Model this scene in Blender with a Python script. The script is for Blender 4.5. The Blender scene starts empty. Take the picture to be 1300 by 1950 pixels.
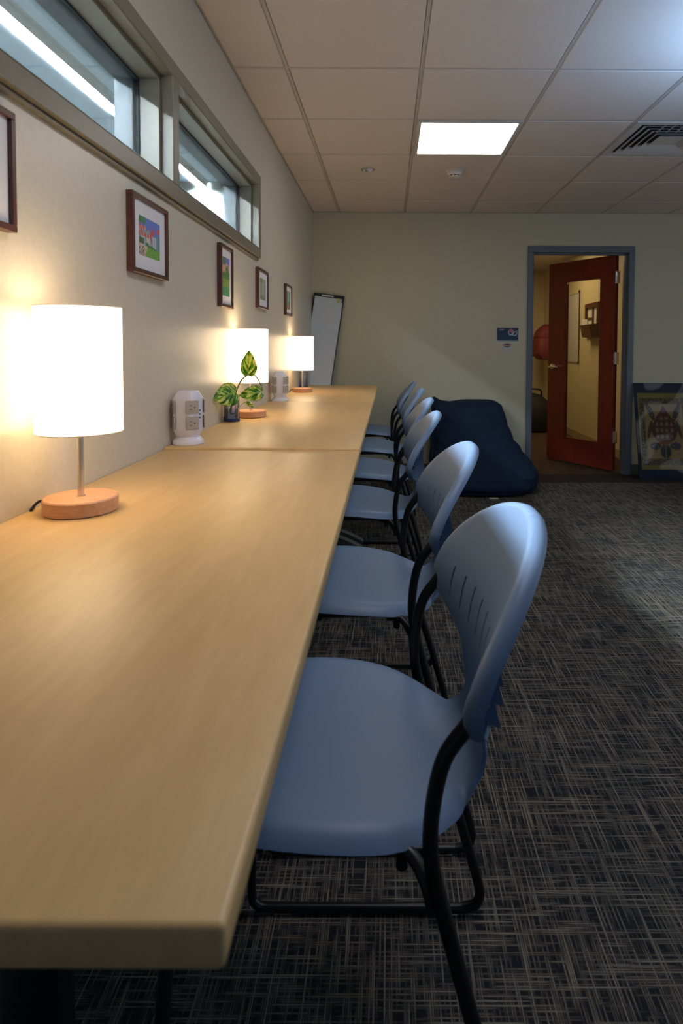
import bpy, bmesh, math, random
import numpy as np
from mathutils import Vector, Matrix, noise
random.seed(4)
C = bpy.context.scene
COL = C.collection
PI = math.pi

# ------------------------------------------------------------------ camera
f, cx, cy, yaw, pit, rol = 1149.8, 741.6, 706.8, .0014, .0384, .0051
cyw, syw, cp, sp, cr, sr = math.cos(yaw), math.sin(yaw), math.cos(pit), math.sin(pit), math.cos(rol), math.sin(rol)
x1 = Vector((cyw, -syw, 0)); y1 = Vector((syw, cyw, 0)); zz = Vector((0, 0, 1))
F = y1*cp - zz*sp; z2 = y1*sp + zz*cp
R = x1*cr + z2*sr; U = -x1*sr + z2*cr
cam = bpy.data.cameras.new('camera'); camo = bpy.data.objects.new('camera', cam); COL.objects.link(camo)
M = Matrix((R, U, -F)).transposed().to_4x4(); M.translation = Vector((0, 0, 1.187))
camo.matrix_world = M
cam.sensor_fit = 'VERTICAL'; cam.sensor_height = 36; cam.sensor_width = 24
cam.lens = f*36/1950; cam.shift_x = -(cx-650)/1950; cam.shift_y = (cy-975)/1950
cam.clip_start = .02
cam.dof.use_dof = True; cam.dof.focus_distance = 2.6; cam.dof.aperture_fstop = 7.1
C.camera = camo

# ------------------------------------------------------------------ world, lights, exposure
C.view_settings.view_transform = 'Standard'; C.view_settings.look = 'None'
C.view_settings.gamma = 1; C.view_settings.exposure = 0.6
C.view_settings.use_curve_mapping = False
w = bpy.data.worlds.new('world'); C.world = w; w.use_nodes = True
w.node_tree.nodes['Background'].inputs[0].default_value = (.5, .62, .8, 1)
w.node_tree.nodes['Background'].inputs[1].default_value = .05

H_CEIL = 2.447
LAMP_EMIT = 2.7
TUBE_EMIT = 950.0
PANEL_EMIT = 5.5

def area(name, loc, target, sx, sy, power, color):
    l = bpy.data.lights.new(name, 'AREA'); l.shape = 'RECTANGLE'; l.size = sx; l.size_y = sy
    l.energy = power; l.color = color
    o = bpy.data.objects.new(name, l); COL.objects.link(o); o.location = loc
    o.rotation_euler = (Vector(target)-Vector(loc)).to_track_quat('-Z', 'Y').to_euler()
    return o
# cool daylight from the window side of the room (right, out of frame)
area('daylight_window_right', (4.35, 2.6, 1.55), (0, 2.9, 1.0), 3.4, 1.3, 12, (.82, .89, 1.0))
area('added_blue_fill_rear', (2.6, -2.8, 1.7), (1.2, 2.0, .6), 2.0, 1.2, 7, (.16, .42, 1.0))  # added blue fill from behind the camera, stands for no known window
# cool uplight that washes the ceiling at the right, out of frame
area('uplight', (1.66, 2.25, 2.06), (1.64, 2.25, 2.447), .4, .4, 10.0, (.34, .60, 1.0))
# lamp of the small office
area('office_ceiling_lamp', (1.6, 7.6, 2.42), (1.6, 7.6, 0), 1.0, .5, 11, (1.0, .76, .44))
area('neighbour_ceiling_fill', (-3.5, 1.5, 1.2), (-1.2, 1.5, 2.3), 4, 1.0, 26, (.45, .72, 1.0))  # added fill aimed upward to brighten the neighbour ceiling, no source known
# unseen ceiling light added to brighten the first table and near seats
area('near_table_fill', (.447, 1.25, H_CEIL-.02), (.447, 1.25, 0), .55, .55, 6.6, (.92, .90, .96))

# ------------------------------------------------------------------ material helpers
def mat(name, col=(.5, .5, .5), rough=.5, metal=0, spec=.5, **k):
    m = bpy.data.materials.new(name); m.use_nodes = True
    b = m.node_tree.nodes['Principled BSDF']
    b.inputs['Base Color'].default_value = (*col, 1); b.inputs['Roughness'].default_value = rough
    b.inputs['Metallic'].default_value = metal; b.inputs['Specular IOR Level'].default_value = spec
    for a, v in k.items(): b.inputs[a].default_value = v
    return m
def nodes(m): return m.node_tree.nodes, m.node_tree.links, m.node_tree.nodes['Principled BSDF']
def coords(m, scale=(1, 1, 1), kind='Object'):
    n, l, b = nodes(m)
    t = n.new('ShaderNodeTexCoord'); mp = n.new('ShaderNodeMapping'); mp.inputs['Scale'].default_value = scale
    l.new(t.outputs[kind], mp.inputs[0]); return mp.outputs[0]
def noise_n(m, vec, scale, detail=3, rough=.5):
    n, l, b = nodes(m); t = n.new('ShaderNodeTexNoise'); t.inputs['Scale'].default_value = scale
    t.inputs['Detail'].default_value = detail; t.inputs['Roughness'].default_value = rough
    l.new(vec, t.inputs['Vector']); return t.outputs['Fac']
def ramp(m, fac, stops):
    n, l, b = nodes(m); r = n.new('ShaderNodeValToRGB')
    e = r.color_ramp.elements
    while len(e) < len(stops): e.new(.5)
    for i, (p, c) in enumerate(stops): e[i].position = p; e[i].color = (*c, 1)
    l.new(fac, r.inputs[0]); return r.outputs[0]
def bump(m, h, strength, dist):
    n, l, b = nodes(m); u = n.new('ShaderNodeBump'); u.inputs['Strength'].default_value = strength
    u.inputs['Distance'].default_value = dist; l.new(h, u.inputs['Height']); l.new(u.outputs[0], b.inputs['Normal'])
def mottled(name, c1, c2, scale, rough, bs=0, bd=.001, vscale=(1, 1, 1), detail=4, **k):
    m = mat(name, c1, rough, **k); v = coords(m, vscale); fa = noise_n(m, v, scale, detail)
    nodes(m)[1].new(ramp(m, fa, [(.3, c1), (.7, c2)]), nodes(m)[2].inputs['Base Color'])
    if bs: bump(m, fa, bs, bd)
    return m
def emit(name, col, s):
    m = bpy.data.materials.new(name); m.use_nodes = True; n = m.node_tree.nodes; n.clear()
    e = n.new('ShaderNodeEmission'); o = n.new('ShaderNodeOutputMaterial')
    e.inputs[0].default_value = (*col, 1); e.inputs[1].default_value = s
    m.node_tree.links.new(e.outputs[0], o.inputs[0]); return m
def glassy(name, tint=(1, 1, 1), rough=.02, refl=1.0, grad=None):
    m = bpy.data.materials.new(name); m.use_nodes = True; n = m.node_tree.nodes; l = m.node_tree.links; n.clear()
    t = n.new('ShaderNodeBsdfTransparent'); g = n.new('ShaderNodeBsdfGlossy'); g.inputs['Roughness'].default_value = rough
    t.inputs[0].default_value = (*tint, 1)
    fr = n.new('ShaderNodeFresnel'); fr.inputs[0].default_value = 1.45
    mu = n.new('ShaderNodeMath'); mu.operation = 'MULTIPLY'; mu.inputs[1].default_value = refl
    mx = n.new('ShaderNodeMixShader'); o = n.new('ShaderNodeOutputMaterial')
    l.new(fr.outputs[0], mu.inputs[0]); l.new(mu.outputs[0], mx.inputs[0]); l.new(t.outputs[0], mx.inputs[1]); l.new(g.outputs[0], mx.inputs[2])
    l.new(mx.outputs[0], o.inputs[0])
    if grad:   # object-space z colour gradient of the glass itself (z0, z1, bottom, top)
        z0, z1, ca, cb = grad
        tc = n.new('ShaderNodeTexCoord'); sx = n.new('ShaderNodeSeparateXYZ'); mr = n.new('ShaderNodeMapRange')
        mr.inputs[1].default_value = z0; mr.inputs[2].default_value = z1
        rp = n.new('ShaderNodeValToRGB'); rp.color_ramp.elements[0].color = (*ca, 1); rp.color_ramp.elements[1].color = (*cb, 1)
        l.new(tc.outputs['Object'], sx.inputs[0]); l.new(sx.outputs[2], mr.inputs[0]); l.new(mr.outputs[0], rp.inputs[0]); l.new(rp.outputs[0], t.inputs[0])
    return m
def attr_mat(name, rough=.8, spec=.3):
    m = mat(name, (.5, .5, .5), rough, spec=spec); n, l, b = nodes(m)
    a = n.new('ShaderNodeVertexColor'); a.layer_name = 'paint'; l.new(a.outputs[0], b.inputs['Base Color']); return m

MT = {}
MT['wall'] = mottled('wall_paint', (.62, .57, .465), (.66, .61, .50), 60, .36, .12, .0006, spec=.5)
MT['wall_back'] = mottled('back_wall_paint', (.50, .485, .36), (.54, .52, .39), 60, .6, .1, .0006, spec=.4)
MT['office_wall'] = mottled('office_wall_paint', (.66, .58, .38), (.70, .61, .40), 50, .6)
MT['neigh_wall'] = mottled('neighbour_wall_paint', (.24, .27, .265), (.27, .30, .29), 30, .6)
MT['trim'] = mottled('taupe_trim_paint', (.20, .18, .135), (.22, .198, .15), 40, .38, .1, .0005, spec=.5)
MT['tile'] = mottled('ceiling_tile_mineral', (.69, .615, .565), (.81, .72, .665), 420, .9, .35, .0015, detail=6)
MT['grid'] = mat('ceiling_grid_metal', (.55, .50, .46), .5)
MT['gap'] = mat('dark_gap', (.03, .028, .025), .8)
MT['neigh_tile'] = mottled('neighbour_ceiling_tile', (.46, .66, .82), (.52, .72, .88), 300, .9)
MT['maple'] = mat('maple_laminate', (.6, .42, .23), .40, spec=.5)
def wood(m, c1, c2, c3, vs, sc=1.0):
    v = coords(m, vs); a = noise_n(m, v, 3*sc, 5, .6); b2 = noise_n(m, v, 14*sc, 6, .7)
    n, l, b = nodes(m); mx = n.new('ShaderNodeMath'); mx.operation = 'MULTIPLY_ADD'; mx.inputs[1].default_value = .45
    l.new(b2, mx.inputs[0])
    m2 = n.new('ShaderNodeMath'); m2.operation = 'MULTIPLY'; m2.inputs[1].default_value = .55; l.new(a, m2.inputs[0]); l.new(m2.outputs[0], mx.inputs[2])
    l.new(ramp(m, mx.outputs[0], [(.36, c1), (.5, c2), (.64, c3)]), b.inputs['Base Color'])
wood(MT['maple'], (.69, .445, .18), (.75, .495, .21), (.81, .545, .245), (5.5, .8, 5), .8)
MT['edge'] = mat('maple_edge_band', (.42, .30, .12), .45)
MT['beech'] = mat('beech_wood', (.66, .35, .18), .42)
wood(MT['beech'], (.60, .29, .14), (.70, .37, .20), (.78, .45, .26), (9, 40, 60), .6)
MT['cherry'] = mat('cherry_frame_wood', (.17, .055, .035), .35)
wood(MT['cherry'], (.075, .026, .020), (.095, .034, .025), (.12, .045, .032), (20, 20, 4))
MT['doorwood'] = mat('mahogany_door_veneer', (.23, .035, .018), .32)
wood(MT['doorwood'], (.17, .020, .011), (.21, .028, .016), (.25, .038, .022), (14, 14, 1.2))
MT['steel'] = mat('brushed_nickel', (.72, .68, .62), .25, 1)
MT['chrome'] = mat('chrome', (.8, .8, .8), .12, 1)
MT['black'] = mat('black_powder_coat', (.006, .007, .010), .38, spec=.5)
MT['plastic'] = mottled('blue_grey_plastic', (.145, .228, .36), (.163, .248, .385), 900, .48, .15, .0003, detail=2, spec=.5)
MT['fin'] = mat('blue_grey_plastic_ribs', (.16, .22, .31), .45)
MT['white_plastic'] = mat('white_plastic', (.78, .77, .86), .3)
MT['grey_plastic'] = mat('grey_outlet_plastic', (.44, .41, .37), .45)
MT['slot'] = mat('slot_black', (.01, .01, .01), .6)
MT['usb'] = mat('usb_blue', (.05, .09, .2), .4)
MT['mat_board'] = mottled('white_mat_board', (.74, .72, .74), (.78, .76, .78), 50, .8)
MT['frameblue'] = mottled('blue_grey_door_frame', (.115, .145, .175), (.125, .155, .185), 30, .42)
MT['base_dark'] = mat('dark_rubber_baseboard', (.085, .10, .09), .5)
MT['base_tan'] = mat('tan_rubber_baseboard', (.42, .33, .22), .5)
MT['navy'] = mottled('navy_bean_bag_fabric', (.009, .019, .042), (.012, .025, .052), 500, .85, .3, .001, spec=.15)
MT['blackbag'] = mottled('black_bag_fabric', (.008, .009, .014), (.014, .015, .02), 200, .7, .4, .002)
MT['redbag'] = mottled('red_backpack_fabric', (.17, .028, .028), (.22, .04, .038), 40, .65, .5, .004)
MT['wbframe'] = mat('black_board_frame', (.012, .013, .018), .4)
MT['wb'] = mottled('whiteboard_surface', (.50, .58, .68), (.52, .60, .70), 5, .35)
MT['paint'] = attr_mat('printed_art')
MT['print'] = attr_mat('glossy_print', .35, .5)
MT['yellowgreen'] = mat('yellow_green_clip', (.45, .5, .05), .5)
MT['clear'] = mat('pale_label', (.55, .55, .48), .5)
MT['vent'] = mat('vent_white_metal', (.62, .58, .55), .5)
MT['detector'] = mat('detector_plastic', (.66, .61, .56), .5)
MT['diffuser'] = emit('light_panel_diffuser', (1, .985, .95), PANEL_EMIT)
MT['tube'] = emit('fluorescent_diffuser', (.86, .94, 1.0), TUBE_EMIT)
MT['bulb'] = emit('lamp_bulb', (1, .84, .62), 3)
MT['film'] = glassy('plastic_film', (.97, .97, .97), .10, .38)
fn_ = MT['film'].node_tree; _g = [q for q in fn_.nodes if q.type == 'BSDF_GLOSSY'][0]
_t = fn_.nodes.new('ShaderNodeTexCoord'); _n = fn_.nodes.new('ShaderNodeTexNoise'); _n.inputs['Scale'].default_value = 2.0; _n.inputs['Detail'].default_value = .5; _b = fn_.nodes.new('ShaderNodeBump'); _b.inputs['Strength'].default_value = 1; _b.inputs['Distance'].default_value = .16
fn_.links.new(_t.outputs['Object'], _n.inputs[0]); fn_.links.new(_n.outputs[0], _b.inputs['Height']); fn_.links.new(_b.outputs[0], _g.inputs['Normal'])
MT['glass'] = glassy('window_glass', (.93, .97, 1), .03, .8)
MT['doorglass'] = glassy('door_glass', (.9, .88, .8), .02, .5)
MT['vase'] = glassy('blue_ribbed_glass', (.5, .6, .8), .06, 1.2, (0.0, .085, (.66, .74, .93), (.975, .98, .99)))
MT['vasebase'] = mat('blue_glass_base', (.03, .08, .22), .08, spec=.8)
MT['water'] = glassy('water', (.8, .86, .95), .01, .6)
MT['gasket'] = mat('gasket_black', (.02, .025, .03), .6)
MT['alu'] = mat('aluminium_bead', (.12, .14, .145), .5, .2)
MT['footgrey'] = mat('grey_table_foot', (.10, .10, .095), .45, spec=.5)
MT['text'] = mat('sign_lettering', (.55, .58, .62), .6)
MT['orange'] = mat('jamb_painted_glow', (.62, .40, .18), .5)  # warm light from the office painted into the jamb colour
# lamp shade: linen that glows from the bulb inside
def shade_mat(k=1.0):
    m = bpy.data.materials.new('lamp_shade_linen'); m.use_nodes = True; n = m.node_tree.nodes; l = m.node_tree.links; n.clear()
    tc = n.new('ShaderNodeTexCoord'); sx = n.new('ShaderNodeSeparateXYZ')
    e = n.new('ShaderNodeEmission'); d = n.new('ShaderNodeBsdfDiffuse'); t = n.new('ShaderNodeBsdfTranslucent')
    nz = n.new('ShaderNodeTexNoise'); nz.inputs['Scale'].default_value = 90; nz.inputs['Detail'].default_value = 4
    mr = n.new('ShaderNodeMapRange'); mr.inputs[3].default_value = k*LAMP_EMIT*.85; mr.inputs[4].default_value = k*LAMP_EMIT*1.15
    l.new(tc.outputs['Object'], nz.inputs[0]); l.new(nz.outputs['Fac'], mr.inputs[0]); l.new(mr.outputs[0], e.inputs[1])
    e.inputs[0].default_value = (1, .80, .55, 1)
    d.inputs[0].default_value = (.8, .74, .62, 1); t.inputs[0].default_value = (.8, .68, .5, 1)
    m1 = n.new('ShaderNodeMixShader'); m1.inputs[0].default_value = .35; l.new(d.outputs[0], m1.inputs[1]); l.new(t.outputs[0], m1.inputs[2])
    a = n.new('ShaderNodeAddShader'); l.new(m1.outputs[0], a.inputs[0]); l.new(e.outputs[0], a.inputs[1])
    o = n.new('ShaderNodeOutputMaterial'); l.new(a.outputs[0], o.inputs[0]); return m
MT['shade'] = shade_mat(); MT['shade_lining'] = shade_mat(.35)
MT['shadeband'] = mat('shade_hem', (.8, .72, .55), .8)
# carpet: woven cross-hatch of pale threads on a dark ground
def carpet(name, dark, thread, thread2, dens=1.0):
    m = mat(name, dark, .95, spec=.1); n, l, b = nodes(m)
    def op(o, a, c):
        q = n.new('ShaderNodeMath'); q.operation = o; q.use_clamp = True
        for i, s in enumerate((a, c)):
            if isinstance(s, (int, float)): q.inputs[i].default_value = s
            else: l.new(s, q.inputs[i])
        return q.outputs[0]
    tc = n.new('ShaderNodeTexCoord'); sx = n.new('ShaderNodeSeparateXYZ'); l.new(tc.outputs['Object'], sx.inputs[0])
    def un(o, a, b2=None):
        q = n.new('ShaderNodeMath'); q.operation = o
        for i, s_ in enumerate((a, b2)):
            if s_ is None: continue
            if isinstance(s_, (int, float)): q.inputs[i].default_value = s_
            else: l.new(s_, q.inputs[i])
        return q.outputs[0]
    def yarn(across, along, pitch, run, lo, hi, seed):
        t_ = un('DIVIDE', across, pitch); ix = un('FLOOR', t_); fr = un('FRACT', t_)
        prof = n.new('ShaderNodeMapRange'); prof.inputs[1].default_value = .5; prof.inputs[2].default_value = .12; l.new(un('ABSOLUTE', un('SUBTRACT', fr, .5)), prof.inputs[0])
        cb = n.new('ShaderNodeCombineXYZ'); l.new(un('MULTIPLY', ix, 3.731), cb.inputs[0]); l.new(un('MULTIPLY', along, run), cb.inputs[1]); cb.inputs[2].default_value = seed
        t2_ = n.new('ShaderNodeTexNoise'); t2_.inputs['Scale'].default_value = 1; t2_.inputs['Detail'].default_value = 2; l.new(cb.outputs[0], t2_.inputs['Vector'])
        mr = n.new('ShaderNodeMapRange'); mr.inputs[1].default_value = lo; mr.inputs[2].default_value = hi; l.new(t2_.outputs['Fac'], mr.inputs[0])
        return op('MULTIPLY', mr.outputs[0], prof.outputs[0])
    X_, Y_ = sx.outputs[0], sx.outputs[1]
    A = yarn(X_, Y_, .0046, 9, .46, .66, 1.3); B = yarn(Y_, X_, .0046, 9, .48, .68, 7.7)
    A2 = yarn(X_, Y_, .0040, 3.0, .59, .67, 3.1); B2 = yarn(Y_, X_, .0040, 3.0, .61, .69, 5.9)
    loop = noise_n(m, coords(m, (1, 1, 1)), 700, 1); lr = n.new('ShaderNodeMapRange')
    lr.inputs[1].default_value = .32; lr.inputs[2].default_value = .55; lr.inputs[3].default_value = .25; l.new(loop, lr.inputs[0])
    s = op('MAXIMUM', op('MULTIPLY', A, .7), op('MULTIPLY', B, .7)); s = op('MAXIMUM', s, A2); s = op('MAXIMUM', s, B2)
    s = op('MULTIPLY', s, lr.outputs[0])
    patch = noise_n(m, coords(m, (1, 1, 1)), 2.5, 3); pr = ramp(m, patch, [(.4, thread), (.6, thread2)])
    mx = n.new('ShaderNodeMix'); mx.data_type = 'RGBA'; l.new(s, mx.inputs[0]); mx.inputs[6].default_value = (*dark, 1); l.new(pr, mx.inputs[7])
    l.new(mx.outputs[2], b.inputs['Base Color']); bump(m, s, .5, .002); return m
MT['carpet'] = carpet('woven_carpet', (.018, .019, .024), (.39, .325, .225), (.31, .285, .225))
MT['carpet_strip'] = carpet('dark_strip_carpet', (.022, .018, .018), (.085, .07, .055), (.075, .06, .05))
MT['office_carpet'] = carpet('office_carpet', (.05, .03, .02), (.20, .13, .08), (.17, .11, .07))

# ------------------------------------------------------------------ mesh helpers
class MB:
    def __init__(s): s.bm = bmesh.new()
    def box(s, a, b, bev=0, seg=2, M=None, mi=0):
        r = bmesh.ops.create_cube(s.bm, size=1)['verts']
        for v in r:
            v.co = Vector([(a[i]+b[i])/2 + v.co[i]*(b[i]-a[i]) for i in range(3)])
        fs = {f for v in r for f in v.link_faces}
        for f_ in fs: f_.material_index = mi
        if bev:
            es = list({e for v in r for e in v.link_edges})
            q = bmesh.ops.bevel(s.bm, geom=es, offset=bev, segments=seg, affect='EDGES', profile=.5)
            r = list({v for f_ in q['faces'] for v in f_.verts} | {v for v in r if v.is_valid})
        if M is not None: bmesh.ops.transform(s.bm, matrix=M, verts=r)
        return s
    def tube(s, pts, r, n=10, closed=False, smooth=0, rs=None, mi=0, cap=True):
        P = [Vector(p) for p in pts]
        if smooth:
            Q = []; m = len(P)
            for i in range(m-1):
                p0, p1, p2, p3 = P[max(i-1, 0)], P[i], P[i+1], P[min(i+2, m-1)]
                for k in range(smooth):
                    t = k/smooth
                    Q.append(.5*((2*p1)+(p2-p0)*t+(2*p0-5*p1+4*p2-p3)*t*t+(3*p1-p0-3*p2+p3)*t**3))
            Q.append(P[-1]); 
            if rs: rs = [rs[min(int(i/smooth), m-2)]*(1-(i/smooth-min(int(i/smooth), m-2)))+rs[min(int(i/smooth), m-2)+1]*(i/smooth-min(int(i/smooth), m-2)) for i in range(len(Q))]
            P = Q
        rings = []; up = None
        for i, p in enumerate(P):
            d = (P[min(i+1, len(P)-1)]-P[max(i-1, 0)]).normalized()
            if up is None: up = d.orthogonal().normalized()
            up = (up-d*up.dot(d)).normalized(); sd = d.cross(up)
            rr = rs[i] if rs else r
            rings.append([s.bm.verts.new(p+(up*math.cos(2*PI*k/n)+sd*math.sin(2*PI*k/n))*rr) for k in range(n)])
        for a, b in zip(rings, rings[1:]):
            for k in range(n):
                f_ = s.bm.faces.new((a[k], a[(k+1) % n], b[(k+1) % n], b[k])); f_.material_index = mi
        if cap:
            s.bm.faces.new(rings[0][::-1]).material_index = mi; s.bm.faces.new(rings[-1]).material_index = mi
        return s
    def lathe(s, prof, n=48, c=(0, 0, 0), M=None, mi=0, capb=True, capt=True, rib=0, nr=0):
        rings = []
        for r, z in prof:
            rings.append([s.bm.verts.new(Vector(c)+Vector(((r+(rib*math.cos(nr*2*PI*k/n) if rib else 0))*math.cos(2*PI*k/n), (r+(rib*math.cos(nr*2*PI*k/n) if rib else 0))*math.sin(2*PI*k/n), z))) for k in range(n)])
        for a, b in zip(rings, rings[1:]):
            for k in range(n): s.bm.faces.new((a[k], a[(k+1) % n], b[(k+1) % n], b[k])).material_index = mi
        if capb: s.bm.faces.new(rings[0][::-1]).material_index = mi
        if capt: s.bm.faces.new(rings[-1]).material_index = mi
        if M is not None: bmesh.ops.transform(s.bm, matrix=M, verts=[v for r_ in rings for v in r_])
        return s
    def loft(s, rings, mi=0, cap=True):
        R_ = [[s.bm.verts.new(p) for p in r] for r in rings]; n = len(R_[0])
        for a, b in zip(R_, R_[1:]):
            for k in range(n): s.bm.faces.new((a[k], a[(k+1) % n], b[(k+1) % n], b[k])).material_index = mi
        if cap: s.bm.faces.new(R_[0][::-1]).material_index = mi; s.bm.faces.new(R_[-1]).material_index = mi
        return s
    def grid(s, rows, mi=0):
        V = [[s.bm.verts.new(p) for p in r] for r in rows]
        for a, b in zip(V, V[1:]):
            for k in range(len(a)-1): s.bm.faces.new((a[k], a[k+1], b[k+1], b[k])).material_index = mi
        return s
    def quad(s, p, mi=0):
        s.bm.faces.new([s.bm.verts.new(q) for q in p]).material_index = mi; return s
    def build(s, name, m, parent=None, smooth=True, ang=35, origin=None):
        bmesh.ops.recalc_face_normals(s.bm, faces=s.bm.faces)
        me = bpy.data.meshes.new(name)
        if origin is not None: bmesh.ops.translate(s.bm, vec=-Vector(origin), verts=s.bm.verts)
        s.bm.to_mesh(me); s.bm.free()
        for mm in (m if isinstance(m, (list, tuple)) else [m]): me.materials.append(MT[mm] if isinstance(mm, str) else mm)
        if smooth:
            me.shade_smooth(); me.set_sharp_from_angle(angle=math.radians(ang))
        o = bpy.data.objects.new(name, me); COL.objects.link(o)
        if origin is not None: o.location = origin
        if parent: o.parent = parent
        return o
def tag(o, label=None, cat=None, group=None, kind=None):
    if label: o['label'] = label
    if cat: o['category'] = cat
    if group: o['group'] = group
    if kind: o['kind'] = kind
    return o
def struct(o): o['kind'] = 'structure'; return o
def thing(name, label, cat, loc=(0, 0, 0), rz=0, group=None):
    o = bpy.data.objects.new(name, None); COL.objects.link(o); o.location = loc; o.rotation_euler = (0, 0, rz)
    o.empty_display_size = .05
    return tag(o, label, cat, group)
def kids(o): return [c for c in bpy.data.objects if c.parent == o]
def dup(o, parent=None):
    c = o.copy(); COL.objects.link(c); c.parent = parent
    for ch in kids(o): dup(ch, c)
    return c
def painted(name, corners, nu, nv, fn, parent=None, m='paint', thick=None):
    """flat sheet whose printed colours come from fn(u, v); corners: origin, u-edge vector, v-edge vector"""
    o_, eu, ev = [Vector(q) for q in corners]
    bm = bmesh.new(); lay = bm.loops.layers.float_color.new('paint')
    V = [[bm.verts.new(o_+eu*(i/nu)+ev*(j/nv)) for i in range(nu+1)] for j in range(nv+1)]
    for j in range(nv):
        for i in range(nu):
            f_ = bm.faces.new((V[j][i], V[j][i+1], V[j+1][i+1], V[j+1][i])); c = fn((i+.5)/nu, (j+.5)/nv)
            for lp in f_.loops: lp[lay] = (*c, 1)
    if thick:
        nrm = eu.cross(ev).normalized()*-thick
        b = [bm.verts.new(q+nrm) for q in (o_, o_+eu, o_+eu+ev, o_+ev)]
        ring = [V[0][i] for i in range(nu+1)]
        cs = [V[0][0], V[0][nu], V[nv][nu], V[nv][0]]
        c = fn(.001, .001)
        for f_ in [bm.faces.new(b[::-1])]+[bm.faces.new((cs[k], b[k], b[(k+1) % 4], cs[(k+1) % 4])) for k in range(4)]:
            for lp in f_.loops: lp[lay] = (*c, 1)
    me = bpy.data.meshes.new(name); bm.to_mesh(me); bm.free(); me.materials.append(MT[m])
    o = bpy.data.objects.new(name, me); COL.objects.link(o)
    if parent: o.parent = parent
    return o
def apply_mods(o):
    dg = bpy.context.evaluated_depsgraph_get(); me = bpy.data.meshes.new_from_object(o.evaluated_get(dg))
    o.modifiers.clear(); o.data = me; return o

# ------------------------------------------------------------------ room shell
XW = -.7145; WT = .145; YB = 5.666; H = 2.447; BT = .13
XR = 4.6; YR = -3.3
T = .6096; GX0 = -.467; GY0 = 2.774
struct(MB().box((XW, YR, -.1), (XR, YB, 0)).build('floor', 'carpet', smooth=False))
struct(MB().box((1.26, 5.33, 0), (XR, YB, .002)).build('trim_1', 'carpet_strip', smooth=False))  # floor strip along the back wall, duller threads than the main carpet
# window opening extents
WZ0, WZ1 = 1.712, 2.052          # clear opening
W1 = (.62, 1.957); W2 = (2.006, 3.228)
m = MB()
m.box((XW-WT, YR, 0), (XW, YB, WZ0)); m.box((XW-WT, YR, WZ1), (XW, YB, H))
m.box((XW-WT, YR, WZ0), (XW, W1[0], WZ1)); m.box((XW-WT, W1[1], WZ0), (XW, W2[0], WZ1)); m.box((XW-WT, W2[1], WZ0), (XW, YB, WZ1))
struct(m.build('wall_left', 'wall', smooth=False))
DX0, DX1, DZ = 1.330, 2.245, 2.095
m = MB()
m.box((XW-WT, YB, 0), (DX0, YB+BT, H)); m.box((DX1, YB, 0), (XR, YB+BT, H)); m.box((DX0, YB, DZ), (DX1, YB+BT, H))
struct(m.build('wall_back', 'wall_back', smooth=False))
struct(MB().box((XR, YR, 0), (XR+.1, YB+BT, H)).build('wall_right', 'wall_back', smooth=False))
MT['wall_rear'] = mat('rear_wall_low_bounce', (.16, .13, .10), .7)  # unseen wall made dark to cut light bounced onto the table front
struct(MB().box((XW-WT, YR-.1, 0), (XR+.1, YR, H)).build('wall_rear', 'wall_rear', smooth=False))
# baseboards
def bboard(a, b, nm, mt='base_dark'):
    return struct(MB().box(a, b, .003, 1).build(nm, mt))
bboard((XW, YB-.008, 0), (1.29, YB, .10), 'baseboard_back')
bboard((2.286, YB-.008, 0), (XR, YB, .10), 'baseboard_back_right')
bboard((XW, YR, 0), (XW+.008, YB-.008, .10), 'baseboard_left')
# ceiling: tegular tiles hanging in a metal grid
xs = [XW] + [GX0+T*i for i in range(0, 9) if GX0+T*i < XR-.02] + [XR]
j0 = math.ceil((YR-GY0)/T)
ys = [YR] + [GY0+T*j for j in range(j0, 6) if YR+.02 < GY0+T*j < YB-.02] + [YB]
skip = {(GX0+T, GY0+T), (GX0+3*T, GY0+T)}
m = MB(); gp = .0095
for a, b in zip(xs, xs[1:]):
    for c, d in zip(ys, ys[1:]):
        if any(abs(a-p) < .01 and abs(c-q) < .01 for p, q in skip): continue
        m.box((a+gp, c+gp, H-.001), (b-gp, d-gp, H+.015), .004, 1)
m.box((XW-WT, YR-.1, H+.016), (XR+.1, YB+BT, H+.06))
struct(m.build('ceiling', 'tile', smooth=False))
m = MB()
for x in xs[1:-1]: m.box((x-.0078, YR, H+.0005), (x+.0078, YB, H+.0155), .001, 1)
for y in ys[1:-1]: m.box((XW, y-.0078, H+.0008), (XR, y+.0078, H+.0155), .001, 1)
m.box((XW, YR, H+.002), (XW+.0105, YB, H+.0155)); m.box((XW, YB-.0105, H+.002), (XR, YB, H+.0155))
struct(m.build('trim_2', 'grid', smooth=False))

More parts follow.
